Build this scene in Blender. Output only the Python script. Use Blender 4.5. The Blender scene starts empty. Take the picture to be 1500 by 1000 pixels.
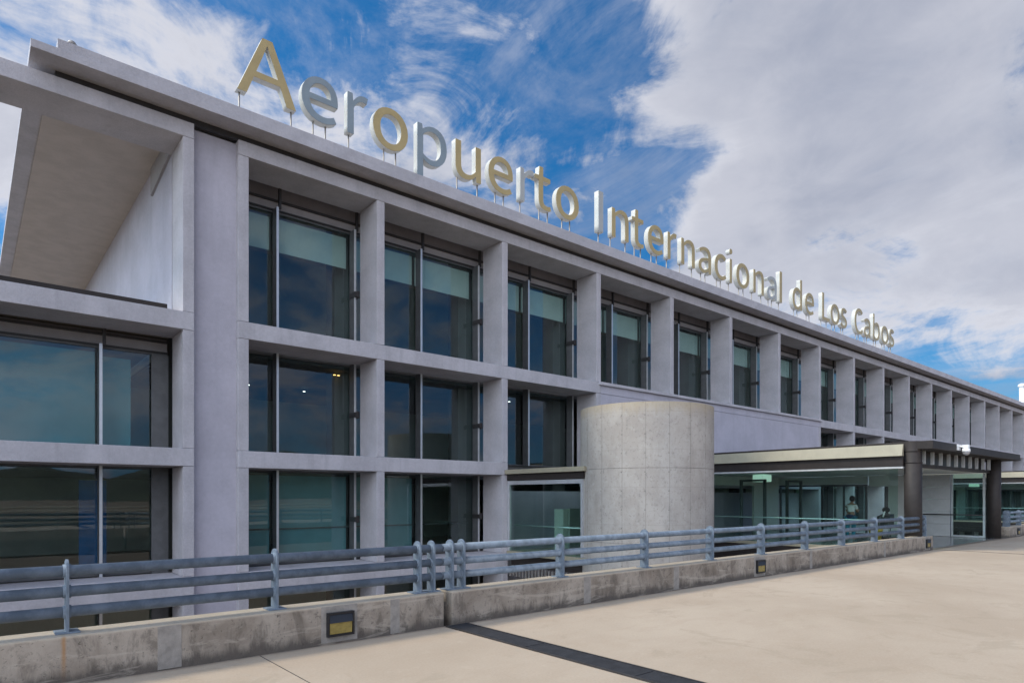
import bpy, bmesh, math, random
from math import radians as R, sin, cos, pi
from mathutils import Vector, Matrix
random.seed(7)
C = bpy.context.scene.collection
SC = bpy.context.scene

# ------------------------------------------------------------------ camera
cam = bpy.data.cameras.new('camera'); cam.sensor_width = 36; cam.lens = 22.62
cam.shift_y = 0.1513; cam.clip_end = 20000
co = bpy.data.objects.new('camera', cam); C.objects.link(co)
co.location = (0, -16, 1.6); co.rotation_euler = (R(90), 0, R(-40.24))
SC.camera = co
SC.view_settings.view_transform = 'Standard'; SC.view_settings.look = 'None'
SC.view_settings.exposure = 0.2; SC.view_settings.gamma = 1

# ------------------------------------------------------------------ sun and sky
SUN_EL = 50; SUN_AZ = Vector((-0.82, 0.57, 0)).normalized()
sd = Vector((SUN_AZ.x*cos(R(SUN_EL)), SUN_AZ.y*cos(R(SUN_EL)), sin(R(SUN_EL))))
sl = bpy.data.lights.new('sun', 'SUN'); sl.energy = 2.5; sl.angle = R(9); sl.color = (1, .88, .72)
so = bpy.data.objects.new('sun', sl); C.objects.link(so)
so.rotation_euler = sd.to_track_quat('Z', 'Y').to_euler(); so.location = (0, 0, 60)

W = bpy.data.worlds.new('World'); SC.world = W; W.use_nodes = True
nt = W.node_tree; nt.nodes.clear()
def N(nt, typ, **kw):
    n = nt.nodes.new(typ)
    for k, v in kw.items():
        if k == 'inp':
            for a, b in v.items(): n.inputs[a].default_value = b
        else: setattr(n, k, v)
    return n
def L(nt, a, b): nt.links.new(a, b)
def mth(nt, op, a, b=None, clamp=False):
    n = nt.nodes.new('ShaderNodeMath'); n.operation = op; n.use_clamp = clamp
    for i, x in enumerate((a, b)):
        if x is None: continue
        if isinstance(x, (int, float)): n.inputs[i].default_value = x
        else: L(nt, x, n.inputs[i])
    return n.outputs[0]
def mixc(nt, f, a, b, mode='MIX'):
    n = nt.nodes.new('ShaderNodeMix'); n.data_type = 'RGBA'; n.blend_type = mode
    if isinstance(f, (int, float)): n.inputs[0].default_value = f
    else: L(nt, f, n.inputs[0])
    for i, x in ((6, a), (7, b)):
        if isinstance(x, (tuple, list)): n.inputs[i].default_value = (*x[:3], 1)
        else: L(nt, x, n.inputs[i])
    return n.outputs[2]
def maprange(nt, x, a, b, c=0.0, d=1.0, smooth=True):
    n = nt.nodes.new('ShaderNodeMapRange'); n.interpolation_type = 'SMOOTHSTEP' if smooth else 'LINEAR'
    L(nt, x, n.inputs[0])
    for i, v in enumerate((a, b, c, d)): n.inputs[i+1].default_value = v
    return n.outputs[0]
tc = N(nt, 'ShaderNodeTexCoord'); sep = N(nt, 'ShaderNodeSeparateXYZ'); L(nt, tc.outputs['Generated'], sep.inputs[0])
sky = N(nt, 'ShaderNodeTexSky', sky_type='NISHITA', sun_disc=False, sun_elevation=R(SUN_EL),
        sun_rotation=math.atan2(SUN_AZ.x, SUN_AZ.y), altitude=100, air_density=1.0, dust_density=.6, ozone_density=2.5)
zz = mth(nt, 'ADD', mth(nt, 'MAXIMUM', sep.outputs[2], 0.0), 0.22)
px_ = mth(nt, 'DIVIDE', sep.outputs[0], zz); py_ = mth(nt, 'DIVIDE', sep.outputs[1], zz)
cmb = N(nt, 'ShaderNodeCombineXYZ'); L(nt, px_, cmb.inputs[0]); L(nt, py_, cmb.inputs[1]); L(nt, sep.outputs[2], cmb.inputs[2])
def noise(nt, vec, scale, detail=8, rough=.55, dist=0.0, off=(0, 0, 0), sc=(1, 1, 1), rot=0.0):
    mp = N(nt, 'ShaderNodeMapping'); L(nt, vec, mp.inputs[0]); mp.inputs[1].default_value = off; mp.inputs[3].default_value = sc
    mp.inputs[2].default_value = (0, 0, rot)
    n = N(nt, 'ShaderNodeTexNoise', inp={'Scale': scale, 'Detail': detail, 'Roughness': rough, 'Distortion': dist})
    L(nt, mp.outputs[0], n.inputs['Vector']); return n.outputs[0]
big = noise(nt, cmb.outputs[0], 1.1, 9, .6, .35, (3.1, 1.7, 0))
wisp = noise(nt, cmb.outputs[0], 3.0, 11, .66, 1.1, (7.3, 2.2, 0), (1, .6, 1), 0.9)
puff = noise(nt, tc.outputs['Generated'], 6.5, 11, .62, .6, (2.3, .4, 1.1), (1, 1, 1.5))
shade = noise(nt, cmb.outputs[0], 1.3, 7, .5, .25, (11.3, 5.5, 0))
fine = noise(nt, cmb.outputs[0], 5.0, 8, .6, .4, (1.3, 8.5, 0))
# where the cloud banks stand in this sky: (direction, inner cos angle radius, outer, amount)
BANKS = [((.839,.261,.477), 6, 23, .50), ((.886,.314,.342), 5, 15, .2), ((.949,.222,.222), 2, 8, .25), ((.72,.22,.65), 7, 20, .42),
         ((.885,.376,.275), 1, 7, -.40), ((.93,.27,.27), 1, 5, -.25), ((.951,.258,.17), 1, 7, -.36), ((.318,.766,.559), 4, 13, -.05), ((.506,.667,.547), 3, 13, -.15),
         ((.678,.584,.447), 4, 13, -.14), ((.521,.701,.487), 2, 9, .42), ((.42,.77,.47), 1, 7, .22), ((.26,.84,.47), 1, 7, .25), ((.084,.853,.515), 3, 13, .22), ((.186,.853,.488), 2, 9, .10),
         ((.041,.941,.337), 4, 14, .2), ((.834,.43,.347), 2, 9, .34), ((.60,.66,.40), 2, 8, .16), ((.597,.559,.575), 3, 12, -.10), ((.43,.70,.60), 4, 12, -.08), ((.79,.43,.44), 2, 8, -.08),
         ((.35,.84,.42), 2, 8, .16), ((-1,-.25,.2), 25, 75, .35), ((0,-.9,.4), 20, 60, .24)]  # the wide left bank is out of view, added to neutralise blue light
acc = None
for src, w in ((big, 1.6), (wisp, 1.3), (puff, 2.1), (fine, .5)):
    term = mth(nt, 'MULTIPLY', src, w); acc = term if acc is None else mth(nt, 'ADD', acc, term)
acc = mth(nt, 'SUBTRACT', acc, 5.5/2-.52)
nrm = N(nt, 'ShaderNodeVectorMath', operation='NORMALIZE'); L(nt, tc.outputs['Generated'], nrm.inputs[0])
for d, r0, r1, w in BANKS:
    dv = Vector(d).normalized()
    dot = N(nt, 'ShaderNodeVectorMath', operation='DOT_PRODUCT'); L(nt, nrm.outputs[0], dot.inputs[0]); dot.inputs[1].default_value = dv
    acc = mth(nt, 'ADD', acc, maprange(nt, dot.outputs[1 if len(dot.outputs) > 1 else 0], cos(R(r1)), cos(R(r0)), 0, w))
veil = noise(nt, cmb.outputs[0], 1.7, 10, .68, 1.6, (4.4, 9.2, 3), (1, .5, 1), 0.7)
veil2 = noise(nt, tc.outputs['Generated'], 9, 9, .6, .5, (5, 5, 1))
veil = maprange(nt, mth(nt, 'ADD', mth(nt, 'MULTIPLY', veil, .7), mth(nt, 'MULTIPLY', veil2, .3)), .41, .65, .0, .42)
cover = mth(nt, 'MAXIMUM', maprange(nt, acc, .36, .98), veil)
thick = maprange(nt, acc, .80, 1.35)
# thick parts turn grey underneath, thin rims stay white
sh = maprange(nt, mth(nt, 'ADD', mth(nt, 'MULTIPLY', shade, .85), mth(nt, 'MULTIPLY', puff, .3)), .44, .66)
ccol = mixc(nt, sh, (3.9, 4.3, 5.4), (7.5, 7.6, 8.3))
ccol = mixc(nt, mth(nt, 'MULTIPLY', thick, .45), ccol, (4.6, 4.8, 5.7))
skyc = mixc(nt, 1.0, sky.outputs[0], (.20, .90, 1.34), 'MULTIPLY')
skyc = mixc(nt, maprange(nt, sep.outputs[2], .30, .0, 0, .6), skyc, (2.6, 4.2, 6.2))
final = mixc(nt, mth(nt, 'MULTIPLY', cover, .96), skyc, ccol)
# added gain: unseen left sky brightened to light column sides, dimmer behind camera
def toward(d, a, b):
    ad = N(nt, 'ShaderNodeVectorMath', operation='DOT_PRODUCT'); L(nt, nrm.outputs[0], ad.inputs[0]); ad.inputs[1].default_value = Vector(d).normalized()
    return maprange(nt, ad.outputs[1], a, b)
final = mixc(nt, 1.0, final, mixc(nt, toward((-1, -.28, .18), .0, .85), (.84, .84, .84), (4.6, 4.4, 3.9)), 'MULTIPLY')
final = mixc(nt, 1.0, final, mixc(nt, toward((.25, -1, .3), .1, .8), (1, 1, 1), (.72, .75, .85)), 'MULTIPLY')
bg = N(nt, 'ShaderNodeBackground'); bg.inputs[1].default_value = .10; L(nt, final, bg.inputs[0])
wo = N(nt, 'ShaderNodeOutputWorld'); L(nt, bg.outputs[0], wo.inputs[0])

# ------------------------------------------------------------------ materials
def new_mat(name):
    m = bpy.data.materials.new(name); m.use_nodes = True; t = m.node_tree
    return m, t, t.nodes['Principled BSDF']
def surf(name, col, rough=.8, var=.12, scale=3.0, bump=.0, bscale=60, metal=0.0, spec=.4, tint=None, coords='Object', streak=0.0, fine=.05):
    m, t, b = new_mat(name)
    tcn = N(t, 'ShaderNodeTexCoord'); v = tcn.outputs[coords] if coords != 'World' else N(t, 'ShaderNodeNewGeometry').outputs['Position']
    n1 = noise(t, v, scale, 6, .6, .2)
    dark = tuple(c*(1-var*1.4) for c in col); lite = tuple(min(1, c*(1+var)) for c in col)
    if tint: dark = tuple(a*b_ for a, b_ in zip(dark, tint))
    c = mixc(t, maprange(t, n1, .35, .65), dark, lite)
    n2 = noise(t, v, scale*17, 4, .6)
    c = mixc(t, fine*4, c, mixc(t, n2, tuple(x*.55 for x in col), tuple(min(1, x*1.45) for x in col)))
    if streak:
        n3 = noise(t, v, 2.2, 6, .65, .0, (0, 0, 0), (2.2, 2.2, .12))
        c = mixc(t, mth(t, 'MULTIPLY', maprange(t, n3, .5, .72), streak), c, tuple(x*.55 for x in col))
    L(t, c, b.inputs['Base Color'])
    b.inputs['Roughness'].default_value = rough; b.inputs['Metallic'].default_value = metal
    b.inputs['Specular IOR Level'].default_value = spec
    if bump:
        n4 = noise(t, v, bscale, 5, .65); bp = N(t, 'ShaderNodeBump', inp={'Strength': bump, 'Distance': .01}); L(t, n4, bp.inputs['Height']); L(t, bp.outputs[0], b.inputs['Normal'])
    return m
M = {}
M['stucco'] = surf('stucco', (.44, .43, .455), .9, .10, 1.2, 1.0, 38, streak=.22, spec=.2, fine=.09)
M['stucco_smooth'] = surf('stucco_smooth', (.43, .42, .475), .9, .07, .8, .6, 50, streak=.14, spec=.2, fine=.06)
M['soffit'] = surf('soffit', (.45, .405, .37), .9, .06, 1.5, .15, 50, spec=.2)
M['dark_metal'] = surf('dark_metal', (.028, .026, .027), .45, .15, 4, spec=.5)
M['frame_grey'] = surf('frame_grey', (.12, .125, .13), .5, .1, 4, metal=.3)
M['silver'] = surf('silver', (.62, .64, .66), .35, .05, 4, metal=.6)
M['gap_grey'] = surf('gap_grey', (.20, .19, .21), .8, .08, 2)
M['spandrel'] = surf('spandrel', (.30, .29, .30), .6, .08, 2)
M['blind_teal'] = surf('blind_teal', (.16, .29, .32), .9, .04, 2)
M['blind'] = surf('blind', (.56, .575, .55), .9, .04, 2)
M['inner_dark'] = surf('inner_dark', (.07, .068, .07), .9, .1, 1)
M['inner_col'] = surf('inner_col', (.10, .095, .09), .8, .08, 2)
M['inner_floor'] = surf('inner_floor', (.22, .21, .2), .4, .1, 1)
M['inner_wall'] = surf('inner_wall', (.42, .43, .41), .8, .06, 1)
M['brown_metal'] = surf('brown_metal', (.028, .023, .021), .6, .12, 5, spec=.3)
M['beige_metal'] = surf('beige_metal', (.30, .275, .20), .5, .06, 1.5, spec=.4, streak=.15)
M['galv'] = surf('galvanised', (.15, .185, .225), .65, .2, 7, .2, 90, metal=.0, fine=.06, tint=(.9, .95, 1.0))
M['trim'] = surf('trim', (.42, .43, .43), .6)
M['white_paint'] = surf('white_paint', (.78, .78, .77), .5, .04, 3, streak=.1)
M['pale_face'] = surf('pale_face', (.40, .41, .39), .4, .05, 2, spec=.5)
M['gold_face'] = surf('gold_face', (.42, .33, .16), .32, .06, 2, spec=.4)
M['grey_face'] = surf('grey_face', (.23, .28, .31), .55, .06, 2, spec=.4)
M['letter_side'] = surf('letter_side', (.50, .49, .445), .6, .05, 2, streak=.2)
M['rod'] = surf('rod', (.30, .28, .26), .5, .1, 6, metal=.4)
M['joint_cover'] = surf('joint_cover', (.022, .022, .025), .8, .25, 9, .4, 60, coords='World')
M['mortar'] = surf('mortar', (.27, .25, .225), .9, .25, 8, .5, 40, fine=.12)
M['joint_fill'] = surf('joint_fill', (.05, .045, .04), .9)
M['amber'] = surf('amber_lens', (.26, .20, .06), .25, .15, 12)
M['black_plastic'] = surf('black_plastic', (.015, .015, .017), .35, .1, 5)
M['blue_grey_visor'] = surf('blue_grey_visor', (.02, .025, .035), .6, .1, 5)
M['white_panel'] = surf('white_panel', (.66, .68, .66), .7, .04, 1)
M['tile'] = surf('floor_tile', (.20, .21, .21), .18, .1, 1)
M['terrace'] = surf('terrace', (.22, .19, .16), .9, .1, 2)
M['stone_panel'] = surf('stone_panel', (.45, .47, .48), .75, .07, 2, .15, 60)
def glass(name, tint, refl, ior=1.5):
    m, t, b = new_mat(name); t.nodes.remove(b)
    out = t.nodes['Material Output']
    tr = N(t, 'ShaderNodeBsdfTransparent'); tr.inputs[0].default_value = (*tint, 1)
    gl = N(t, 'ShaderNodeBsdfGlossy'); gl.inputs['Roughness'].default_value = .0; gl.inputs[0].default_value = (.9, .97, 1, 1)
    v = N(t, 'ShaderNodeTexCoord').outputs['Object']
    nn = noise(t, v, 1.1, 2, .4); bp = N(t, 'ShaderNodeBump', inp={'Strength': .05, 'Distance': .02}); L(t, nn, bp.inputs['Height']); L(t, bp.outputs[0], gl.inputs['Normal'])
    fr = N(t, 'ShaderNodeFresnel'); fr.inputs[0].default_value = ior
    f = mth(t, 'ADD', fr.outputs[0], refl, True)
    bf = N(t, 'ShaderNodeNewGeometry').outputs['Backfacing']; f = mth(t, 'MULTIPLY', f, mth(t, 'SUBTRACT', 1.0, bf))   # one reflection per pane, at its outer face
    mx = N(t, 'ShaderNodeMixShader'); L(t, f, mx.inputs[0]); L(t, tr.outputs[0], mx.inputs[1]); L(t, gl.outputs[0], mx.inputs[2]); L(t, mx.outputs[0], out.inputs[0])
    return m
M['glass'] = glass('window_glass', (.78, .88, .87), .045, 1.55)
M['glass_clear'] = glass('clear_green_glass', (.80, .92, .88), .02, 1.5)
def emis(name, col, s):
    m, t, b = new_mat(name); b.inputs['Base Color'].default_value = (*col, 1); b.inputs['Emission Color'].default_value = (*col, 1); b.inputs['Emission Strength'].default_value = s
    return m
M['lamp'] = emis('lit_downlight', (1, .98, .9), 6); M['lamp_warm'] = emis('lit_warm_downlight', (1, .5, .15), 5)
M['glow_box'] = emis('glowing_panel', (.75, 1, .88), .4)  # added glow, shared by the vestibule fill and the pale walkway box

def concrete_kerb():
    m, t, b = new_mat('weathered_concrete'); P = N(t, 'ShaderNodeNewGeometry').outputs['Position']
    n1 = noise(t, P, 1.6, 8, .65, .3); n2 = noise(t, P, 5.5, 8, .7, .6, (3, 1, 0), (1, 1, .45)); n3 = noise(t, P, 3.0, 8, .75, .2, (9, 1, 0), (1.6, 1, .3))
    c = mixc(t, maprange(t, n1, .3, .7), (.21, .175, .14), (.38, .335, .28))
    c = mixc(t, mth(t, 'MULTIPLY', maprange(t, n2, .50, .64), .6), c, (.11, .094, .078))
    sp = N(t, 'ShaderNodeSeparateXYZ'); L(t, P, sp.inputs[0])
    low = maprange(t, mth(t, 'SUBTRACT', sp.outputs[2], mth(t, 'MULTIPLY', n3, .3)), .0, -.12)     # darker towards the foot, with a ragged edge
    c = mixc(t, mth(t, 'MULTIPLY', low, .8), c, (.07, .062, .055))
    dirt = maprange(t, mth(t, 'ADD', n3, mth(t, 'MULTIPLY', sp.outputs[2], -.25)), .48, .6)
    c = mixc(t, mth(t, 'MULTIPLY', dirt, .45), c, (.12, .10, .085))
    n5 = noise(t, P, 14, 6, .7, .2); c = mixc(t, mth(t, 'MULTIPLY', maprange(t, n5, .56, .68), .6), c, (.09, .08, .07))
    n7 = noise(t, P, 28, 5, .75, .5, (4, 4, 4)); c = mixc(t, mth(t, 'MULTIPLY', maprange(t, n7, .60, .66), .7), c, (.07, .06, .05))
    n8 = noise(t, P, 2.6, 7, .7, .8, (14, 4, 4), (.35, 1, 2.2)); c = mixc(t, mth(t, 'MULTIPLY', maprange(t, n8, .54, .62), .4), c, (.47, .42, .35))
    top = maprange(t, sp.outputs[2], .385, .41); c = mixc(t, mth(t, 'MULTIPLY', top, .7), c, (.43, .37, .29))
    # rust run under the first post
    rx = mth(t, 'ABSOLUTE', mth(t, 'SUBTRACT', mth(t, 'ADD', sp.outputs[0], mth(t, 'MULTIPLY', n2, .04)), .64))
    rm = mth(t, 'MULTIPLY', maprange(t, rx, .028, .0), maprange(t, mth(t, 'ADD', sp.outputs[2], mth(t, 'MULTIPLY', n1, .2)), .08, .42))
    rm = mth(t, 'MULTIPLY', rm, maprange(t, sp.outputs[2], .43, .40)); c = mixc(t, mth(t, 'MULTIPLY', rm, .65), c, (.33, .16, .045))
    L(t, c, b.inputs['Base Color']); b.inputs['Roughness'].default_value = .92; b.inputs['Specular IOR Level'].default_value = .2
    n4 = noise(t, P, 45, 6, .7); bp = N(t, 'ShaderNodeBump', inp={'Strength': .6, 'Distance': .01}); L(t, n4, bp.inputs['Height']); L(t, bp.outputs[0], b.inputs['Normal'])
    return m
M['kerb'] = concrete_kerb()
def road_mat():
    m, t, b = new_mat('road_concrete'); P = N(t, 'ShaderNodeNewGeometry').outputs['Position']
    n1 = noise(t, P, .35, 6, .6, .4); n2 = noise(t, P, 1.4, 8, .65, .8, (5, 2, 0), (1, 2.2, 1)); n3 = noise(t, P, 40, 4, .7); n4 = noise(t, P, .8, 6, .7, 1.5, (8, 3, 0))
    c = mixc(t, maprange(t, n1, .3, .7), (.35, .27, .195), (.43, .345, .26))
    c = mixc(t, mth(t, 'MULTIPLY', maprange(t, n2, .46, .70), .45), c, (.34, .255, .18))
    c = mixc(t, mth(t, 'MULTIPLY', maprange(t, n4, .56, .64), .5), c, (.30, .235, .165))
    n6 = noise(t, P, 3.5, 8, .75, .4, (2, 9, 0)); c = mixc(t, mth(t, 'MULTIPLY', maprange(t, n6, .56, .72), .25), c, (.52, .43, .33))
    c = mixc(t, .2, c, mixc(t, n3, (.15, .12, .09), (.75, .65, .52)))
    sp = N(t, 'ShaderNodeSeparateXYZ'); L(t, P, sp.inputs[0])
    edge = maprange(t, mth(t, 'ADD', sp.outputs[1], mth(t, 'MULTIPLY', n2, .16)), -9.42, -9.27)   # darker band along the kerb line
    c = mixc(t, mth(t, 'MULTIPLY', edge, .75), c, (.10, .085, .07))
    L(t, c, b.inputs['Base Color']); b.inputs['Roughness'].default_value = .8; b.inputs['Specular IOR Level'].default_value = .25
    bp = N(t, 'ShaderNodeBump', inp={'Strength': .25, 'Distance': .01}); L(t, n3, bp.inputs['Height']); L(t, bp.outputs[0], b.inputs['Normal'])
    return m
M['road'] = road_mat()
def drum_mat():
    m, t, b = new_mat('board_marked_concrete')
    P = N(t, 'ShaderNodeVectorMath', operation='SUBTRACT'); L(t, N(t, 'ShaderNodeNewGeometry').outputs['Position'], P.inputs[0]); P.inputs[1].default_value = (15.1, -4.2, 0); P = P.outputs[0]
    sp = N(t, 'ShaderNodeSeparateXYZ'); L(t, P, sp.inputs[0])
    ang = mth(t, 'ARCTAN2', sp.outputs[1], sp.outputs[0])
    arc = mth(t, 'DIVIDE', mth(t, 'ADD', ang, pi), .33)                        # formwork boards 0.63 m wide
    cell = mth(t, 'FLOOR', arc); fr = mth(t, 'FRACT', arc)
    jt = maprange(t, mth(t, 'ABSOLUTE', mth(t, 'SUBTRACT', fr, .5)), .470, .492)
    wn = N(t, 'ShaderNodeTexWhiteNoise', noise_dimensions='2D'); cv = N(t, 'ShaderNodeCombineXYZ'); L(t, cell, cv.inputs[0])
    zrow = mth(t, 'FLOOR', mth(t, 'DIVIDE', sp.outputs[2], 1.0)); L(t, zrow, cv.inputs[1]); L(t, cv.outputs[0], wn.inputs['Vector'])
    n1 = noise(t, P, 1.3, 8, .65, .3); n2 = noise(t, P, 3.2, 8, .7, .2, (3, 1, 0), (1.5, 1.5, .5)); n3 = noise(t, P, 14, 6, .7)
    c = mixc(t, maprange(t, n1, .3, .7), (.36, .325, .285), (.44, .405, .36))
    c = mixc(t, mth(t, 'MULTIPLY', wn.outputs[0], .06), c, (.34, .33, .315))
    c = mixc(t, mth(t, 'MULTIPLY', maprange(t, n2, .48, .68), .32), c, (.26, .235, .205))
    n9 = noise(t, P, 5, 8, .75, .6, (7, 3, 1)); c = mixc(t, mth(t, 'MULTIPLY', maprange(t, n9, .52, .66), .35), c, (.50, .47, .42))
    c = mixc(t, mth(t, 'MULTIPLY', maprange(t, n3, .54, .66), .45), c, (.18, .17, .16))
    topst = maprange(t, mth(t, 'ADD', sp.outputs[2], mth(t, 'MULTIPLY', n2, .6)), 4.0, 4.4); c = mixc(t, mth(t, 'MULTIPLY', topst, .55), c, (.42, .34, .22))
    c = mixc(t, mth(t, 'MULTIPLY', mth(t, 'MULTIPLY', jt, n2), .6), c, (.14, .13, .12))
    zf = mth(t, 'FRACT', mth(t, 'ADD', mth(t, 'DIVIDE', sp.outputs[2], 1.0), .15)); zj = maprange(t, mth(t, 'ABSOLUTE', mth(t, 'SUBTRACT', zf, .5)), .485, .497)
    c = mixc(t, mth(t, 'MULTIPLY', zj, .12), c, (.15, .14, .13))
    # tie holes
    hx = mth(t, 'MULTIPLY', mth(t, 'SUBTRACT', fr, .97), .63)
    zf2 = mth(t, 'SUBTRACT', mth(t, 'FRACT', mth(t, 'DIVIDE', sp.outputs[2], .5)), .5); hz = mth(t, 'MULTIPLY', zf2, .5)
    rr = mth(t, 'SQRT', mth(t, 'ADD', mth(t, 'MULTIPLY', hx, hx), mth(t, 'MULTIPLY', hz, hz)))
    c = mixc(t, mth(t, 'MULTIPLY', maprange(t, rr, .022, .012), .45), c, (.06, .055, .05))
    L(t, c, b.inputs['Base Color']); b.inputs['Roughness'].default_value = .9; b.inputs['Specular IOR Level'].default_value = .2
    bp = N(t, 'ShaderNodeBump', inp={'Strength': .35, 'Distance': .01}); L(t, n3, bp.inputs['Height']); L(t, bp.outputs[0], b.inputs['Normal'])
    return m
M['drum'] = drum_mat()
M['ground'] = surf('ground', (.22, .155, .10), .95, .2, .02, coords='World')
M['hill'] = surf('hill', (.055, .06, .035), .95, .3, .01, coords='World')
M['person_shirt'] = surf('white_cloth', (.7, .7, .7), .9); M['skin'] = surf('skin', (.32, .17, .11), .6); M['hair'] = surf('hair', (.012, .01, .01), .6)
M['navy'] = surf('navy_cloth', (.02, .035, .10), .9); M['banner'] = surf('blue_banner', (.02, .12, .32), .7); M['teal'] = surf('teal_cloth', (.04, .22, .32), .9)
M['yellow'] = surf('yellow_plastic', (.62, .38, .03), .45)

# ------------------------------------------------------------------ helpers
def tag(o, label=None, cat=None, group=None, kind=None):
    if label: o['label'] = label
    if cat: o['category'] = cat
    if group: o['group'] = group
    if kind: o['kind'] = kind
    return o
def thing(name, loc, label, cat, group=None):
    o = bpy.data.objects.new(name, None); C.objects.link(o); o.location = loc; o.empty_display_size = .2
    return tag(o, label, cat, group)
def wpos(o):
    p = Vector(o.location)
    while o.parent: o = o.parent; p += Vector(o.location)
    return p
def link(name, me, m, parent, loc):
    o = bpy.data.objects.new(name, me); C.objects.link(o)
    if parent: o.parent = parent; o.location = Vector(loc) - wpos(parent)
    else: o.location = loc
    if m and not me.materials: me.materials.append(m)
    return o
class MB:
    def __init__(s): s.v = []; s.f = []; s.sm = []
    def add(s, vs, fs, smooth=False):
        n = len(s.v); s.v += [Vector(p) for p in vs]; s.f += [tuple(i+n for i in f) for f in fs]; s.sm += [smooth]*len(fs); return s
    def box(s, x0, x1, y0, y1, z0, z1):
        vs = [(x, y, z) for z in (z0, z1) for y in (y0, y1) for x in (x0, x1)]
        return s.add(vs, [(0, 2, 3, 1), (4, 5, 7, 6), (0, 1, 5, 4), (2, 6, 7, 3), (0, 4, 6, 2), (1, 3, 7, 5)])
    def tube(s, a, b, r, n=16, r2=None, caps=True):
        a, b = Vector(a), Vector(b); d = (b-a).normalized(); r2 = r if r2 is None else r2
        u = d.orthogonal().normalized(); w = d.cross(u)
        vs = []
        for c, rr in ((a, r), (b, r2)):
            vs += [c + (u*cos(2*pi*i/n) + w*sin(2*pi*i/n))*rr for i in range(n)]
        s.add(vs, [(i, (i+1) % n, n+(i+1) % n, n+i) for i in range(n)], True)
        if caps:
            k = len(s.v)-2*n
            s.f += [tuple(range(k+n-1, k-1, -1)), tuple(range(k+n, k+2*n))]; s.sm += [False]*2
        return s
    def path(s, pts, r, n=10):
        for a, b in zip(pts, pts[1:]): s.tube(a, b, r, n)
        return s
    def lathe(s, c, prof, n=48, cap=True):
        vs = []; m = len(prof)
        for i in range(n):
            a = 2*pi*i/n
            vs += [(c[0]+r*cos(a), c[1]+r*sin(a), z) for r, z in prof]
        fs = [(i*m+j, ((i+1) % n)*m+j, ((i+1) % n)*m+j+1, i*m+j+1) for i in range(n) for j in range(m-1)]
        s.add(vs, fs, True); k = len(s.v)-n*m
        if cap:
            s.f += [tuple(k+i*m for i in range(n-1, -1, -1)), tuple(k+i*m+m-1 for i in range(n))]; s.sm += [False]*2
        return s
    def ball(s, c, r, sc=(1, 1, 1), n=12):
        vs = []; fs = []; h = n//2
        for j in range(h+1):
            t = pi*j/h
            for i in range(n):
                a = 2*pi*i/n; vs.append((c[0]+r*sc[0]*sin(t)*cos(a), c[1]+r*sc[1]*sin(t)*sin(a), c[2]+r*sc[2]*cos(t)))
        for j in range(h):
            for i in range(n): fs.append((j*n+i, j*n+n*0+(i+1) % n, (j+1)*n+(i+1) % n, (j+1)*n+i)[::-1])
        return s.add(vs, fs, True)
    def prism(s, pts, axis, a, b):
        """outline pts (2D) extruded along axis from a to b"""
        n = len(pts)
        def P(p, t): return {'x': (t, p[0], p[1]), 'y': (p[0], t, p[1]), 'z': (p[0], p[1], t)}[axis]
        return s.add([P(p, a) for p in pts]+[P(p, b) for p in pts], [tuple(range(n-1, -1, -1)), tuple(range(n, 2*n))]+[(i, (i+1) % n, n+(i+1) % n, n+i) for i in range(n)])
    def build(s, name, m, parent=None, bevel=0.0, **kw):
        xs = [p.x for p in s.v]; ys = [p.y for p in s.v]; zs = [p.z for p in s.v]
        c = Vector(((min(xs)+max(xs))/2, (min(ys)+max(ys))/2, min(zs)))
        me = bpy.data.meshes.new(name); me.from_pydata([p-c for p in s.v], [], s.f)
        me.polygons.foreach_set('use_smooth', s.sm)
        bm = bmesh.new(); bm.from_mesh(me)
        bmesh.ops.recalc_face_normals(bm, faces=bm.faces)
        if bevel:
            ed = [e for e in bm.edges if len(e.link_faces) == 2 and e.calc_face_angle(0) > R(50)]
            bmesh.ops.bevel(bm, geom=ed, offset=bevel, segments=2, profile=.6, affect='EDGES')
        bm.to_mesh(me); bm.free(); me.update()
        return tag(link(name, me, m, parent, c), **kw)
def BOX(name, m, parent, x0, x1, y0, y1, z0, z1, bevel=0.0, **kw): return MB().box(x0, x1, y0, y1, z0, z1).build(name, m, parent, bevel, **kw)
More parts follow.
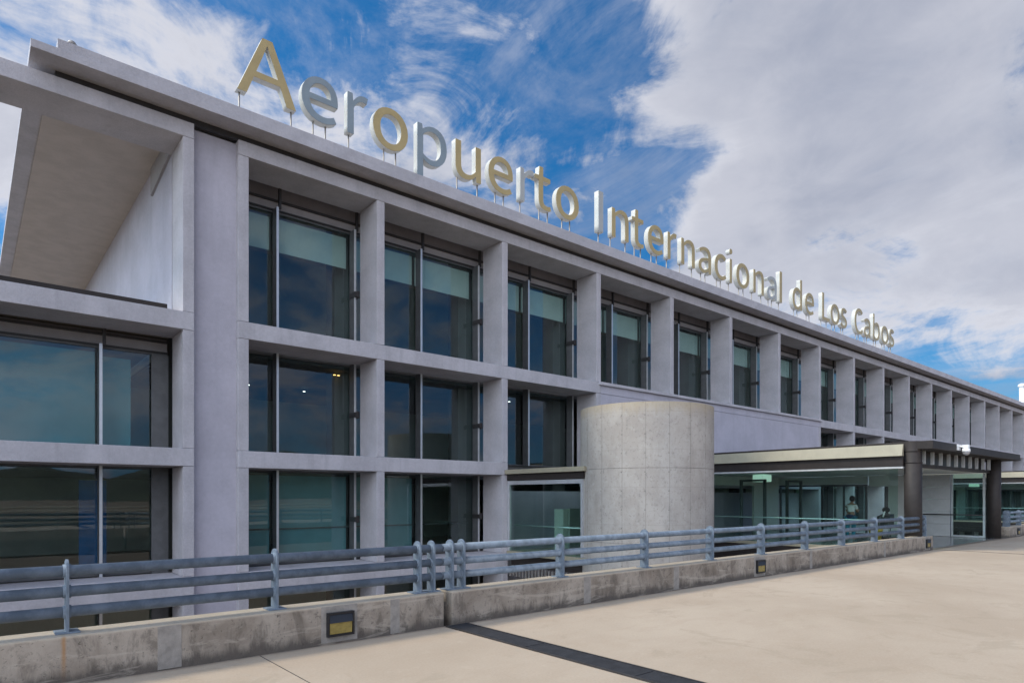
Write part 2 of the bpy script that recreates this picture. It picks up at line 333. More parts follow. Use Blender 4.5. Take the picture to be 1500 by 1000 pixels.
GLYPH = {"A":[[[0.118,0.333,0.005,0.0,0.048,0.0],[0.09,0.0,0.132,0.0,0.165,0.102],[0.197,0.204,0.229,0.306,0.351,0.306],[0.473,0.306,0.595,0.306,0.627,0.204],[0.658,0.102,0.69,0.0,0.735,0.0],[0.779,0.0,0.824,0.0,0.711,0.333],[0.598,0.667,0.484,1.0,0.437,1.0],[0.391,1.0,0.344,1.0,0.231,0.667]],[[0.362,0.405,0.261,0.405,0.277,0.457],[0.293,0.508,0.31,0.559,0.345,0.673],[0.378,0.78,0.409,0.898,0.411,0.898],[0.413,0.898,0.415,0.898,0.447,0.782],[0.479,0.673,0.516,0.559,0.532,0.508],[0.548,0.457,0.563,0.405,0.462,0.405]]],"e":[[[0.228,-0.018,0.426,-0.018,0.525,-0.018],[0.604,0.015,0.668,0.057,0.654,0.085],[0.639,0.113,0.625,0.141,0.569,0.104],[0.512,0.082,0.439,0.082,0.299,0.082],[0.202,0.183,0.194,0.341,0.36,0.341],[0.527,0.341,0.693,0.341,0.696,0.36],[0.698,0.385,0.698,0.412,0.698,0.623],[0.592,0.76,0.402,0.76,0.233,0.76],[0.071,0.611,0.071,0.37,0.071,0.126]],[[0.325,0.43,0.192,0.43,0.207,0.577],[0.3,0.66,0.405,0.66,0.521,0.66],[0.589,0.58,0.589,0.43,0.457,0.43]]],"r":[[[0.126,0.247,0.126,0.0,0.167,0.0],[0.209,0.0,0.251,0.0,0.251,0.159],[0.251,0.317,0.251,0.476,0.3,0.602],[0.375,0.648,0.437,0.648,0.468,0.648],[0.484,0.644,0.509,0.636,0.517,0.672],[0.524,0.708,0.532,0.744,0.509,0.756],[0.486,0.76,0.453,0.76,0.371,0.76],[0.295,0.7,0.243,0.606,0.242,0.606],[0.241,0.606,0.24,0.606,0.236,0.651],[0.232,0.696,0.228,0.741,0.194,0.741],[0.16,0.741,0.126,0.741,0.126,0.494]]],"o":[[[0.232,-0.018,0.413,-0.018,0.595,-0.018],[0.756,0.124,0.756,0.37,0.756,0.617],[0.595,0.76,0.413,0.76,0.232,0.76],[0.071,0.617,0.071,0.37,0.071,0.124]],[[0.542,0.086,0.413,0.086,0.285,0.086],[0.199,0.199,0.199,0.37,0.199,0.54],[0.285,0.655,0.413,0.655,0.542,0.655],[0.629,0.54,0.629,0.37,0.629,0.199]]],"p":[[[0.126,0.039,0.126,-0.312,0.167,-0.312],[0.209,-0.312,0.251,-0.312,0.251,-0.229],[0.251,-0.145,0.251,-0.061,0.25,-0.018],[0.248,0.025,0.247,0.068,0.314,0.012],[0.385,-0.018,0.452,-0.018,0.621,-0.018],[0.774,0.128,0.774,0.382,0.774,0.611],[0.67,0.76,0.479,0.76,0.393,0.76],[0.31,0.711,0.243,0.655,0.242,0.655],[0.241,0.655,0.24,0.655,0.236,0.683],[0.232,0.712,0.228,0.741,0.194,0.741],[0.16,0.741,0.126,0.741,0.126,0.39]],[[0.554,0.087,0.431,0.087,0.382,0.087],[0.317,0.106,0.251,0.164,0.251,0.294],[0.251,0.424,0.251,0.554,0.322,0.619],[0.386,0.655,0.447,0.655,0.589,0.655],[0.644,0.546,0.644,0.381,0.644,0.198]]],"u":[[[0.186,-0.018,0.342,-0.018,0.443,-0.018],[0.517,0.035,0.587,0.116,0.588,0.116],[0.589,0.116,0.591,0.116,0.594,0.077],[0.597,0.039,0.6,0.0,0.635,0.0],[0.669,0.0,0.704,0.0,0.704,0.247],[0.704,0.494,0.704,0.741,0.663,0.741],[0.621,0.741,0.58,0.741,0.58,0.566],[0.58,0.391,0.58,0.216,0.509,0.128],[0.456,0.09,0.379,0.09,0.281,0.09],[0.24,0.149,0.24,0.286,0.24,0.438],[0.24,0.589,0.24,0.741,0.198,0.741],[0.156,0.741,0.115,0.741,0.115,0.584],[0.115,0.428,0.115,0.271,0.115,0.082]]],"t":[[[0.201,-0.018,0.357,-0.018,0.404,-0.018],[0.453,-0.004,0.495,0.01,0.487,0.041],[0.479,0.072,0.471,0.104,0.446,0.093],[0.413,0.083,0.386,0.083,0.3,0.083],[0.271,0.135,0.271,0.225,0.271,0.363],[0.271,0.502,0.271,0.64,0.339,0.64],[0.406,0.64,0.473,0.64,0.473,0.673],[0.473,0.707,0.473,0.741,0.406,0.741],[0.339,0.741,0.271,0.741,0.271,0.81],[0.271,0.88,0.271,0.95,0.237,0.95],[0.202,0.95,0.168,0.95,0.163,0.88],[0.159,0.81,0.154,0.741,0.115,0.739],[0.076,0.736,0.037,0.734,0.037,0.703],[0.037,0.671,0.037,0.64,0.074,0.64],[0.111,0.64,0.147,0.64,0.147,0.503],[0.147,0.366,0.147,0.229,0.147,0.08]]],"I":[[[0.138,0.333,0.138,0.0,0.18,0.0],[0.221,0.0,0.263,0.0,0.263,0.333],[0.263,0.667,0.263,1.0,0.221,1.0],[0.18,1.0,0.138,1.0,0.138,0.667]]],"n":[[[0.126,0.247,0.126,0.0,0.167,0.0],[0.209,0.0,0.251,0.0,0.251,0.179],[0.251,0.358,0.251,0.538,0.325,0.613],[0.377,0.651,0.453,0.651,0.551,0.651],[0.593,0.592,0.593,0.453,0.593,0.302],[0.593,0.151,0.593,0.0,0.635,0.0],[0.676,0.0,0.718,0.0,0.718,0.156],[0.718,0.313,0.718,0.469,0.718,0.658],[0.647,0.76,0.491,0.76,0.39,0.76],[0.312,0.704,0.243,0.633,0.242,0.633],[0.241,0.633,0.24,0.633,0.236,0.669],[0.232,0.705,0.228,0.741,0.194,0.741],[0.16,0.741,0.126,0.741,0.126,0.494]]],"a":[[[0.172,-0.018,0.296,-0.018,0.387,-0.018],[0.471,0.03,0.542,0.089,0.543,0.089],[0.544,0.089,0.546,0.089,0.549,0.059],[0.553,0.03,0.557,0.0,0.591,0.0],[0.625,0.0,0.659,0.0,0.659,0.152],[0.659,0.304,0.659,0.456,0.659,0.64],[0.584,0.76,0.402,0.76,0.282,0.76],[0.179,0.707,0.112,0.663,0.128,0.634],[0.144,0.606,0.16,0.577,0.218,0.617],[0.296,0.656,0.382,0.656,0.503,0.656],[0.535,0.565,0.535,0.469,0.22,0.434],[0.08,0.353,0.08,0.192,0.08,0.059]],[[0.402,0.083,0.332,0.083,0.258,0.083],[0.201,0.116,0.201,0.201,0.201,0.296],[0.285,0.357,0.535,0.386,0.535,0.317],[0.535,0.249,0.535,0.18,0.462,0.116]]],"c":[[[0.221,-0.018,0.417,-0.018,0.506,-0.018],[0.591,0.018,0.658,0.075,0.639,0.103],[0.621,0.131,0.603,0.16,0.557,0.119],[0.497,0.086,0.428,0.086,0.292,0.086],[0.199,0.199,0.199,0.37,0.199,0.54],[0.297,0.655,0.432,0.655,0.49,0.655],[0.538,0.629,0.58,0.591,0.601,0.618],[0.622,0.645,0.643,0.673,0.591,0.719],[0.524,0.76,0.427,0.76,0.236,0.76],[0.071,0.617,0.071,0.37,0.071,0.124]]],"i":[[[0.126,0.247,0.126,0.0,0.167,0.0],[0.209,0.0,0.251,0.0,0.251,0.247],[0.251,0.494,0.251,0.741,0.209,0.741],[0.167,0.741,0.126,0.741,0.126,0.494]],[[0.139,0.894,0.188,0.894,0.237,0.894],[0.271,0.926,0.271,0.977,0.271,1.025],[0.237,1.057,0.188,1.057,0.139,1.057],[0.106,1.025,0.106,0.977,0.106,0.926]]],"l":[[[0.164,-0.018,0.256,-0.018,0.291,-0.018],[0.311,-0.012,0.329,-0.007,0.323,0.025],[0.317,0.057,0.311,0.089,0.297,0.086],[0.292,0.086,0.285,0.086,0.266,0.086],[0.251,0.101,0.251,0.139,0.251,0.455],[0.251,0.77,0.251,1.086,0.209,1.086],[0.167,1.086,0.126,1.086,0.126,0.773],[0.126,0.46,0.126,0.147,0.126,0.042]]],"d":[[[0.192,-0.018,0.378,-0.018,0.467,-0.018],[0.546,0.03,0.603,0.087,0.604,0.087],[0.606,0.087,0.607,0.087,0.611,0.058],[0.614,0.029,0.618,0.0,0.652,0.0],[0.686,0.0,0.72,0.0,0.72,0.362],[0.72,0.724,0.72,1.086,0.678,1.086],[0.637,1.086,0.595,1.086,0.595,0.991],[0.595,0.896,0.595,0.801,0.597,0.759],[0.599,0.716,0.602,0.674,0.536,0.727],[0.48,0.76,0.393,0.76,0.224,0.76],[0.072,0.61,0.072,0.37,0.072,0.123]],[[0.473,0.087,0.405,0.087,0.276,0.087],[0.201,0.192,0.201,0.371,0.201,0.54],[0.296,0.655,0.415,0.655,0.476,0.655],[0.533,0.633,0.595,0.577,0.595,0.447],[0.595,0.318,0.595,0.188,0.533,0.12]]],"L":[[[0.138,0.333,0.138,0.0,0.326,0.0],[0.513,0.0,0.701,0.0,0.701,0.036],[0.701,0.072,0.701,0.108,0.555,0.108],[0.409,0.108,0.263,0.108,0.263,0.405],[0.263,0.703,0.263,1.0,0.221,1.0],[0.18,1.0,0.138,1.0,0.138,0.667]]],"s":[[[0.214,-0.018,0.319,-0.018,0.494,-0.018],[0.588,0.082,0.588,0.202,0.588,0.342],[0.471,0.386,0.363,0.427,0.28,0.458],[0.203,0.486,0.203,0.555,0.203,0.614],[0.247,0.663,0.341,0.663,0.407,0.663],[0.458,0.634,0.509,0.598,0.529,0.623],[0.549,0.649,0.569,0.675,0.513,0.722],[0.431,0.76,0.34,0.76,0.177,0.76],[0.085,0.667,0.085,0.55,0.085,0.423],[0.196,0.374,0.3,0.336,0.382,0.306],[0.469,0.27,0.469,0.195,0.469,0.131],[0.422,0.079,0.323,0.079,0.235,0.079],[0.169,0.115,0.104,0.168,0.084,0.14],[0.064,0.112,0.044,0.085,0.113,0.026]]],"C":[[[0.265,-0.018,0.514,-0.018,0.644,-0.018],[0.742,0.034,0.821,0.126,0.798,0.152],[0.775,0.179,0.752,0.206,0.688,0.135],[0.615,0.093,0.52,0.093,0.329,0.093],[0.209,0.251,0.209,0.503,0.209,0.753],[0.336,0.907,0.524,0.907,0.61,0.907],[0.675,0.869,0.729,0.813,0.751,0.84],[0.774,0.868,0.797,0.895,0.739,0.959],[0.644,1.018,0.523,1.018,0.269,1.018],[0.079,0.823,0.079,0.499,0.079,0.175]]],"b":[[[0.383,-0.018,0.452,-0.018,0.621,-0.018],[0.774,0.128,0.774,0.382,0.774,0.611],[0.67,0.76,0.479,0.76,0.396,0.76],[0.314,0.714,0.246,0.656,0.247,0.7],[0.249,0.744,0.251,0.789,0.251,0.888],[0.251,0.987,0.251,1.086,0.209,1.086],[0.167,1.086,0.126,1.086,0.126,0.724],[0.126,0.362,0.126,0.0,0.159,0.0],[0.192,0.0,0.225,0.0,0.229,0.025],[0.232,0.051,0.236,0.076,0.238,0.076],[0.24,0.076,0.241,0.076,0.306,0.018]],[[0.554,0.087,0.431,0.087,0.382,0.087],[0.315,0.106,0.251,0.164,0.251,0.294],[0.251,0.424,0.251,0.554,0.321,0.619],[0.386,0.655,0.447,0.655,0.589,0.655],[0.644,0.546,0.644,0.381,0.644,0.198]]]}
# ------------------------------------------------------------------ the ground, the road, the hills
XE = 112.0                                    # far end of the terminal
Z = dict(t=10.155, tb=9.805, a=5.814, ab=5.406, b=2.70, bb=2.296, c=-.219, cb=-.669, d=-3.1, db=-3.55)
g = MB(); n = 64; Rr = 6000
g.add([(0, 0, -6.4)] + [(Rr*cos(2*pi*i/n), Rr*sin(2*pi*i/n), -6.4) for i in range(n)], [(0, i+1, (i+1) % n+1) for i in range(n)])
g.build('ground', M['ground'], kind='structure')
h = MB(); rings = []
for i in range(121):
    a = R(150) + R(270)*i/120
    hh = 60 + 38*sin(i*.23) + 22*sin(i*.61+1) + 12*sin(i*1.7+2) + random.uniform(-5, 5)
    for rr, z in ((1300, -8), (1550, hh*.75), (1800, hh), (2300, -8)):
        rings.append((rr*cos(a), rr*sin(a), max(z, -8)))
h.add(rings, [(i*4+j, (i+1)*4+j, (i+1)*4+j+1, i*4+j+1) for i in range(120) for j in range(3)], True)
h.build('hills', M['hill'], kind='structure')
r = MB().box(-60, 160, -24, -9.38, -.55, 0).box(22.6, 30.6, -9.38, -9.2, -.55, -.004)
r.build('road', M['road'], kind='structure')
rw = MB().box(-60, 160, -24.4, -24.02, -.55, .42)
for zc in (.60, .78, .97): rw.tube((-60, -24.2, zc), (160, -24.2, zc), .05, 10)
for k in range(-30, 84): rw.box(k*1.9-.01, k*1.9+.01, -24.28, -24.12, .4, 1.05)
rw.build('road_edge_wall', M['kerb'], kind='structure')
jl = MB().box(22.36, 22.44, -23.9, -9.42, .0, .004).box(2.242, 2.249, -23.9, -9.42, .0, .003)
jl.build('road_joint_lines', M['joint_fill'], kind='structure')
# cover strip of the expansion joint: steel plates laid end to end
ej = thing('expansion_joint', (4.64, -9.4, 0), 'dark steel cover strip crossing the concrete road at the gap in the kerb', 'joint cover')
y = -9.44
while y > -23.8:
    y2 = y - 1.45
    BOX('cover_plate', M['joint_cover'], ej, 4.50, 4.78, max(y2, -23.9), y, .0, .014, .004); y = y2-.012
BOX('edge_strip', M['dark_metal'], ej, 4.785, 4.80, -23.9, -9.44, .0, .02); BOX('edge_strip', M['dark_metal'], ej, 4.48, 4.495, -23.9, -9.44, .0, .018)

# ------------------------------------------------------------------ kerb walls, rails, wall lights
KF, KB, KH = -9.40, -9.03, .42
def kerb(x0, x1, label, patches):
    t = thing('concrete_parapet', ((x0+x1)/2, (KF+KB)/2, -.5), label, 'parapet', 'low concrete walls along the road')
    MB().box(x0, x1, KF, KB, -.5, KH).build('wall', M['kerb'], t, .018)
    for a, b in patches: BOX('joint_filler', M['mortar'], t, a, b, KF-.004, KF+.01, .012, KH-.014)
kerb(-30, 4.49, 'weathered low concrete parapet left of the dark joint cover strip', [(-2.2, -2.05), (1.33, 1.53), (3.74, 3.86)])
kerb(4.61, 22.2, 'long weathered concrete parapet between the joint strip and the walkway entrance', [(6.98, 7.13), (9.2, 9.35), (14.2, 14.32), (18.4, 18.52)])
kerb(30.95, 95, 'far concrete parapet starting beyond the walkway entrance', [])
RZ = (.60, .775, .955); RY = -9.215
def post_outline(): 
    w = .085; zt = 1.055
    return [(RY-w, KH), (RY+w, KH), (RY+w, zt-w)] + [(RY+w*cos(pi*i/8), zt-w+w*sin(pi*i/8)) for i in range(1, 8)] + [(RY-w, zt-w)]
POSTM = None
def rail(x0, x1, posts, label, plates=True):
    global POSTM
    t = thing('guard_rail', ((x0+x1)/2, RY, KH), label, 'railing', 'blue grey pipe railings on the low walls')
    for z in RZ: MB().tube((x0, RY, z), (x1, RY, z), .048, 20).build('rail', M['galv'], t)
    for px in posts:
        if POSTM is None:
            p = MB().prism(post_outline(), 'x', px-.011, px+.011).build('post', M['galv'], t, .003); POSTM = p
        else:
            p = POSTM.copy(); C.objects.link(p); p.parent = t; p.location = Vector((px, RY, KH)) - wpos(t)
        cl = MB()
        for z in RZ: cl.tube((px-.03, RY, z), (px+.03, RY, z), .057, 16)
        cl.build('collar', M['galv'], p)
        if plates: BOX('base_plate', M['galv'], p, px-.09, px+.09, RY-.1, RY+.1, KH+.001, KH+.013, .003)
rail(-26, 4.562, [.66-1.85*i for i in range(13, 0, -1)]+[.66, 2.47, 4.22, 4.42], 'blue grey three pipe railing left of the joint cover strip')
rail(4.582, 22.1, [4.70, 4.88, 6.67, 8.64, 10.58, 12.44, 14.35, 16.26, 18.26, 20.15, 21.95], 'blue grey three pipe railing between the joint strip and walkway entrance', True)
rail(31.1, 93, [31.15, 31.5, 33.2]+[33.2+1.9*i for i in range(1, 30)], 'far blue grey railing beyond the walkway entrance')
for z in RZ: pass
def wall_light(x, label, first=[None]):
    if first[0] is None:
        t = thing('bulkhead_light', (x, KF, .2), label, 'wall light', 'bulkhead lights set in the low walls'); first[0] = t
        BOX('backing_patch', M['mortar'], t, x-.21, x+.21, KF-.006, KF+.01, .02, .41)
        f = MB(); a, b, z0, z1 = x-.155, x+.155, .085, .345
        f.box(a, b, KF-.02, KF-.004, z0, z1)
        for q in ((a, b, z0, z0+.022), (a, b, z1-.022, z1), (a, a+.02, z0+.022, z1-.022), (b-.02, b, z0+.022, z1-.022)): f.box(q[0], q[1], KF-.052, KF-.02, q[2], q[3])
        f.build('housing', M['black_plastic'], t, .003)
        MB().prism([(KF-.02, .335-.015), (KF-.04, .32), (KF-.062, .235), (KF-.02, .235)], 'x', a+.022, b-.022).build('visor', M['blue_grey_visor'], t)
        MB().prism([(KF-.02, .232), (KF-.044, .232), (KF-.040, .112), (KF-.02, .110)], 'x', a+.026, b-.026).build('lens', M['amber'], t)
        return t
    s = first[0]; t = s.copy(); C.objects.link(t); t.location = (x, KF, .2); t['label'] = label
    for ch in s.children:
        c = ch.copy(); C.objects.link(c); c.parent = t
    return t
wall_light(3.11, 'black bulkhead light with amber lens in the wall left of the joint strip')
wall_light(12.05, 'black bulkhead light with amber lens in the long wall right of the round concrete drum')
wall_light(21.7, 'black bulkhead light at the end of the long wall beside the walkway entrance')
wall_light(32.2, 'small bulkhead light in the far wall beyond the walkway entrance')

# ------------------------------------------------------------------ the terminal
T = thing('terminal_building', (4.47, 0, -6.4), 'long grey lilac airport terminal with a grid of concrete frames and glass', 'building')
S, SS = M['stucco'], M['stucco_smooth']
XB0, XP, XP2, XC0 = -14.0, 3.978, 4.96, 5.197
BAY = 4.478
def XR(i): return XC0 if i == 0 else 8.885 + (i-1)*BAY        # right edge of column i
NB = 23
BX = XR(NB)
BW0, BW1 = XR(3), XR(7)                                       # blank wall over the walkway
# roof
rf = MB().box(.93, XE, -.5, 24, 10.30, 10.46).build('roof', S, T, .008)
MB().box(1.36, XE, -.488, -.2, 10.46, 10.655).box(1.36, 1.56, -.2, 24, 10.46, 10.655).build('roof_parapet', S, rf, .006)
MB().box(1.30, XE, 1.35, 23.9, 10.275, 10.298).build('ceiling_panel', M['soffit'], rf)
BOX('shadow_gap_strip', M['dark_metal'], T, 1.37, XE-1, .06, .16, 10.157, 10.298)
# horizontal frame beams
def beam(x0, x1, zt, zb, d=1.12): return MB().box(x0, x1, 0, d, zb, zt).build('beam', S, T, .012)
for zt, zb in (('t', 'tb'), ('a', 'ab'), ('b', 'bb'), ('c', 'cb'), ('d', 'db')):
    beam(XB0, XP, Z[zt], Z[zb])
beam(XP2, BX, Z['t'], Z['tb'])
beam(XP2, BW0, Z['a'], Z['ab']); beam(BW1-.02, BX, Z['a'], Z['ab'])
for zt, zb in (('b', 'bb'), ('c', 'cb'), ('d', 'db')):
    beam(XP2, XR(2), Z[zt], Z[zb]); beam(BW1-.02, BX, Z[zt], Z[zb])
# pier and blank wall
MB().box(XP, XP2, .2, 1.3, -6.4, 10.12).build('pier', SS, T)
MB().box(BW0+.002, BW1-.022, .012, 1.1, 2.0, 5.395).box(BW0+.002, BW1-.022, .0, 1.1, 5.405, 5.70).build('blank_wall', SS, T)
MB().box(BW0-.12, BW1-.022, -.09, 1.1, 5.702, 5.816).build('ledge', S, T, .01)
BOX('lower_wall', SS, T, XR(2)+.002, BW1-.022, 1.15, 1.3, -6.4, 2.296-.5)
# columns: one per bay and storey
def col(i, zt, zb, left=False, xr=None):
    x = XR(i) if xr is None else xr
    return MB().box(x-.237, x, .004, 1.0, zb+.006, zt-.006).build('column', S, T, .008)
rows = [('tb', 'a'), ('ab', 'b'), ('bb', 'c'), ('cb', 'd')]
for k, (zt, zb) in enumerate(rows):
    for i in range(NB+1):
        if k and 3 < i < 7: continue
        if k > 1 and i == 3: continue
        if k > 2 and i > 2: continue
        if k > 1 and i > 12: continue
        if k == 1 and i > 18: continue
        col(i, Z[zt], Z[zb])
    for xr in (XP, XP-BAY, XP-2*BAY): col(0, Z[zt], Z[zb], xr=xr)
# glazing: every bay and storey one window with fins, panes and shades
GY = 1.45
XM = lambda k: 6.30 + BAY/2*k
def window(xa, xb, z0, z1, fins, head=None, shade=None, shades=(1, 1), bracket=None, zc=None):
    """opening xa..xb; fins at x; head = z of the glass head under a transom panel"""
    hz = head if head else z1
    f = MB().box(xa, xb, GY-.05, GY+.05, hz-.05, hz).box(xa, xb, GY-.05, GY+.05, z0, z0+.04).box(xa, xa+.011, GY-.05, GY+.05, z0+.04, hz-.05).box(xb-.011, xb, GY-.05, GY+.05, z0+.04, hz-.05)
    w = f.build('window', M['frame_grey'], T)
    if head:
        BOX('transom_panel', M['spandrel'], w, xa, xb, GY-.02, GY+.04, hz+.002, hz+.29)
        MB().box(xa, xb, GY-.10, GY-.02, hz+.0, hz+.035).box(xa, xb, GY-.10, GY-.02, hz+.255, hz+.30).build('transom_trim', M['dark_metal'], w)
        BOX('dark_soffit_panel', M['gap_grey'], w, xa, xb, GY+.05, GY+.12, hz+.30, 10.27 if z1 > 9 else z1)
    xs = [xa]+list(fins)+[xb]
    for a, b in zip(xs, xs[1:]):
        if b-a > .05: BOX('glass_pane', M['glass'], w, a+.016, b-.016, GY-.006, GY+.006, z0+.046, hz-.056).rotation_euler = (random.gauss(0, .0012), 0, random.gauss(0, .0022))
    for fx in fins:
        m_ = BOX('mullion', M['frame_grey'], w, fx-.028, fx+.028, GY-.34, GY-.052, z0, hz)
        BOX('mullion_cap', M['silver'], m_, fx-.030, fx+.030, GY-.358, GY-.341, z0, hz)
        if head: BOX('hanger', M['dark_metal'], m_, fx+.04, fx+.10, GY-.36, GY-.28, hz-.03, z1+(.0 if z1 < 9 else .02))
    if bracket:
        zb = z0+(hz-z0)*.46
        MB().box(fins[-1]-.05, fins[-1]+.05, 1.0, GY-.06, zb-.07, zb+.07).box(fins[-1]+.032, fins[-1]+.10, 1.02, 1.2, zb-.1, zb+.1).build('bracket', M['dark_metal'], w)
    if shade:
        for i, (a, b) in enumerate(zip(xs, xs[1:])):
            if b-a > .3 and i < len(shades) and shades[i]:
                zb_ = shade if shades[i] is True or shades[i] == 1 else z0+.05
                BOX('roller_blind', M['blind'] if z1 > 9 else M['blind_teal'], w, a+.05, b-.05, GY+.14, GY+.146, zb_, hz-.12)
    return w
for i in range(0, NB):
    xa = 4.99 if i == 0 else XM(2*i-1)+.03
    if i < 18:
        window(xa, XM(2*i+1)+.03, Z['a'], Z['tb']+.1, [XM(2*i), XM(2*i+1)-.0], head=9.30, shade=8.28, bracket=True, shades=(1, 1))
window(XM(35)+.03, BX, Z['a'], Z['tb']+.1, [XM(36), XM(38), XM(40), XM(42)], head=9.30, shade=8.28)
for i in (0, 1, 2):
    xa = 4.99 if i == 0 else XM(2*i-1)+.03
    window(xa, XM(2*i+1)+.03, Z['b'], Z['ab']+.02, [XM(2*i), XM(2*i+1)], bracket=(i < 2))
for i in (0, 1):
    xa = 4.99 if i == 0 else XM(2*i-1)+.03
    window(xa, XM(2*i+1)+.03, Z['c'], Z['bb']+.02, [XM(2*i), XM(2*i+1)], bracket=True, shade=-.15, shades=((1, 1) if i == 0 else (1, 0)))
    window(xa, XM(2*i+1)+.03, Z['d'], Z['cb']+.02, [XM(2*i), XM(2*i+1)])
for i in range(7, 16):
    xa = BW1 if i == 7 else XM(2*i-1)+.03
    window(xa, XM(2*i+1)+.03, Z['b'], Z['ab']+.02, [XM(2*i), XM(2*i+1)])
    if i < 12: window(xa, XM(2*i+1)+.03, Z['c'], Z['bb']+.02, [XM(2*i), XM(2*i+1)])
for xa, xb, fins in ((-.35, 3.72, [2.30]), (-4.83, -.38, [-2.18]),):
    window(xa, xb, Z['b'], Z['ab']+.02, fins, head=5.06, shade=2.8, shades=(1, 0))
    BOX('roller_blind', M['blind_teal'], T, xa+2.72, xa+3.32, GY+.14, GY+.146, 2.75, 4.86)
    window(xa, xb, Z['c'], Z['bb']+.02, fins)
    window(xa, xb, Z['d'], Z['cb']+.02, fins)
# dark return panel beside the pier, open terrace above the left block
BOX('return_panel', M['frame_grey'], T, 3.36, 3.72, 1.30, 1.38, -3.1, 5.0)
MB().box(3.76, 3.96, 1.14, 23.8, 5.81, 10.274).build('terrace_wall', SS, T)
BOX('terrace_floor', M['terrace'], T, XB0, 3.755, 1.2, 23.8, 5.45, 5.79)
MB().box(XB0, 3.64, 1.03, 1.12, 5.816, 6.19).build('terrace_upstand', M['brown_metal'], T, .01)
# insides: floors, columns, back wall
for z in (Z['a'], Z['b'], Z['c']):
    x0 = XB0 if z < 5 else 3.98
    BOX('floor_slab', M['inner_floor'], T, x0, BX, 1.54, 14, z-.40, z-.01)
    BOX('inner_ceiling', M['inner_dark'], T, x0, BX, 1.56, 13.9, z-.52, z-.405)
BOX('back_wall', M['inner_wall'], T, XB0, BX, 9.0, 9.2, -6, 5.3)
BOX('back_wall', M['inner_wall'], T, 3.98, BX, 7.0, 7.2, 5.9, 10.2)
BOX('end_wall', SS, T, BX+.02, BX+.4, 0, 24, -6.4, 10.1)
BOX('left_end_wall', SS, T, XB0-.3, XB0-.02, 0, 24, -6.4, 5.8)
for k in range(-2, 20):
    xc = 8.63 + BAY*k
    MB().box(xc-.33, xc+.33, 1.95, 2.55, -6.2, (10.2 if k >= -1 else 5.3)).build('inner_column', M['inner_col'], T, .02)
for x, y_, m_ in ((6.87, 5.2, 'lamp'), (8.75, 5.3, 'lamp'), (8.24, 1.82, 'lamp_warm'), (8.37, 1.83, 'lamp_warm'), (13.1, 2.5, 'lamp'), (11.3, 5.2, 'lamp'), (15.6, 2.6, 'lamp'), (15.9, 5.2, 'lamp')):
    MB().tube((x, y_, 2.0+3.17), (x, y_, 5.178), .04, 12).build('downlight', M[m_], T)
# inside the ground storey behind the second bay: partitions and a stair rail
MB().box(11.9, 12.1, 3.2, 3.3, -.2, 2.2).box(10.2, 10.3, 4.8, 4.9, -.2, 2.2).build('partition', M['inner_wall'], T)
MB().tube((5.2, 1.54, .72), (12.9, 1.54, .72), .018, 8).build('inner_handrail', M['frame_grey'], T)
BOX('blue_banner', M['banner'], T, 2.05, 2.62, 2.6, 2.64, -.2, 2.0)
MB().prism([(1.13, 9.84), (3.2, 9.56), (3.2, 10.27), (1.13, 10.27)], 'x', 3.70, 3.757).build('haunch', M['spandrel'], T)
# vents on the roof
v = thing('roof_vent', (1.62, -.25, 10.655), 'small mushroom vent at the left end of the roof edge', 'vent')
MB().tube((1.62, -.25, 10.655), (1.62, -.25, 10.75), .035, 12).build('stem', M['rod'], v)
MB().lathe((1.62, -.25, 0), [(.03, 10.75), (.075, 10.755), (.085, 10.78), (.06, 10.82), (.02, 10.84)], 16).build('cap', M['rod'], v)
for x, dz, lab in ((90.6, 0, 'left one of the white roof stacks at the far end of the terminal'), (94.5, -.9, 'right one of the white roof stacks at the far end of the terminal')):
    st = thing('roof_stack', (x, 2.2, 10.46), lab, 'stack', 'white stacks on the far roof')
    MB().tube((x, 2.2, 10.46), (x, 2.2, 13.9+dz), .26, 20).build('pipe', M['white_paint'], st)
    MB().lathe((x, 2.2, 0), [(.26, 13.9+dz), (.38, 13.95+dz), (.38, 14.15+dz), (.2, 14.3+dz)], 20).build('cowl', M['white_paint'], st)

# ------------------------------------------------------------------ letters on the roof
SIGN = [('A',4.91,1.47),('e',6.50,1.0),('r',7.75,.63),('o',8.52,1.12),('p',9.93,1.06),('u',11.28,1.0),('e',12.56,1.02),('r',13.88,.63),('t',14.52,.79),('o',15.53,1.14),
 ('I',17.70,.27),('n',18.43,1.0),('t',19.6,.76),('e',20.6,1.02),('r',21.88,.63),('n',22.82,1.0),('a',24.08,.98),('c',25.33,.94),('i',26.52,.26),('o',27.12,1.14),('n',28.62,1.0),('a',29.9,.98),('l',31.15,.27),
 ('d',32.5,1.06),('e',33.9,1.02),('L',35.9,.92),('o',36.95,1.14),('s',38.25,.84),('C',40.15,1.2),('a',41.5,.98),('b',42.88,1.06),('o',44.2,1.14),('s',45.48,.84)]
WORDS = [('Aeropuerto', 10), ('Internacional', 13), ('de', 2), ('Los', 3), ('Cabos', 5)]
ORD = ['first', 'second', 'third', 'fourth', 'fifth', 'sixth', 'seventh', 'eighth', 'ninth', 'tenth', 'eleventh', 'twelfth', 'thirteenth']
CAP = 1.47; BASE = 11.36
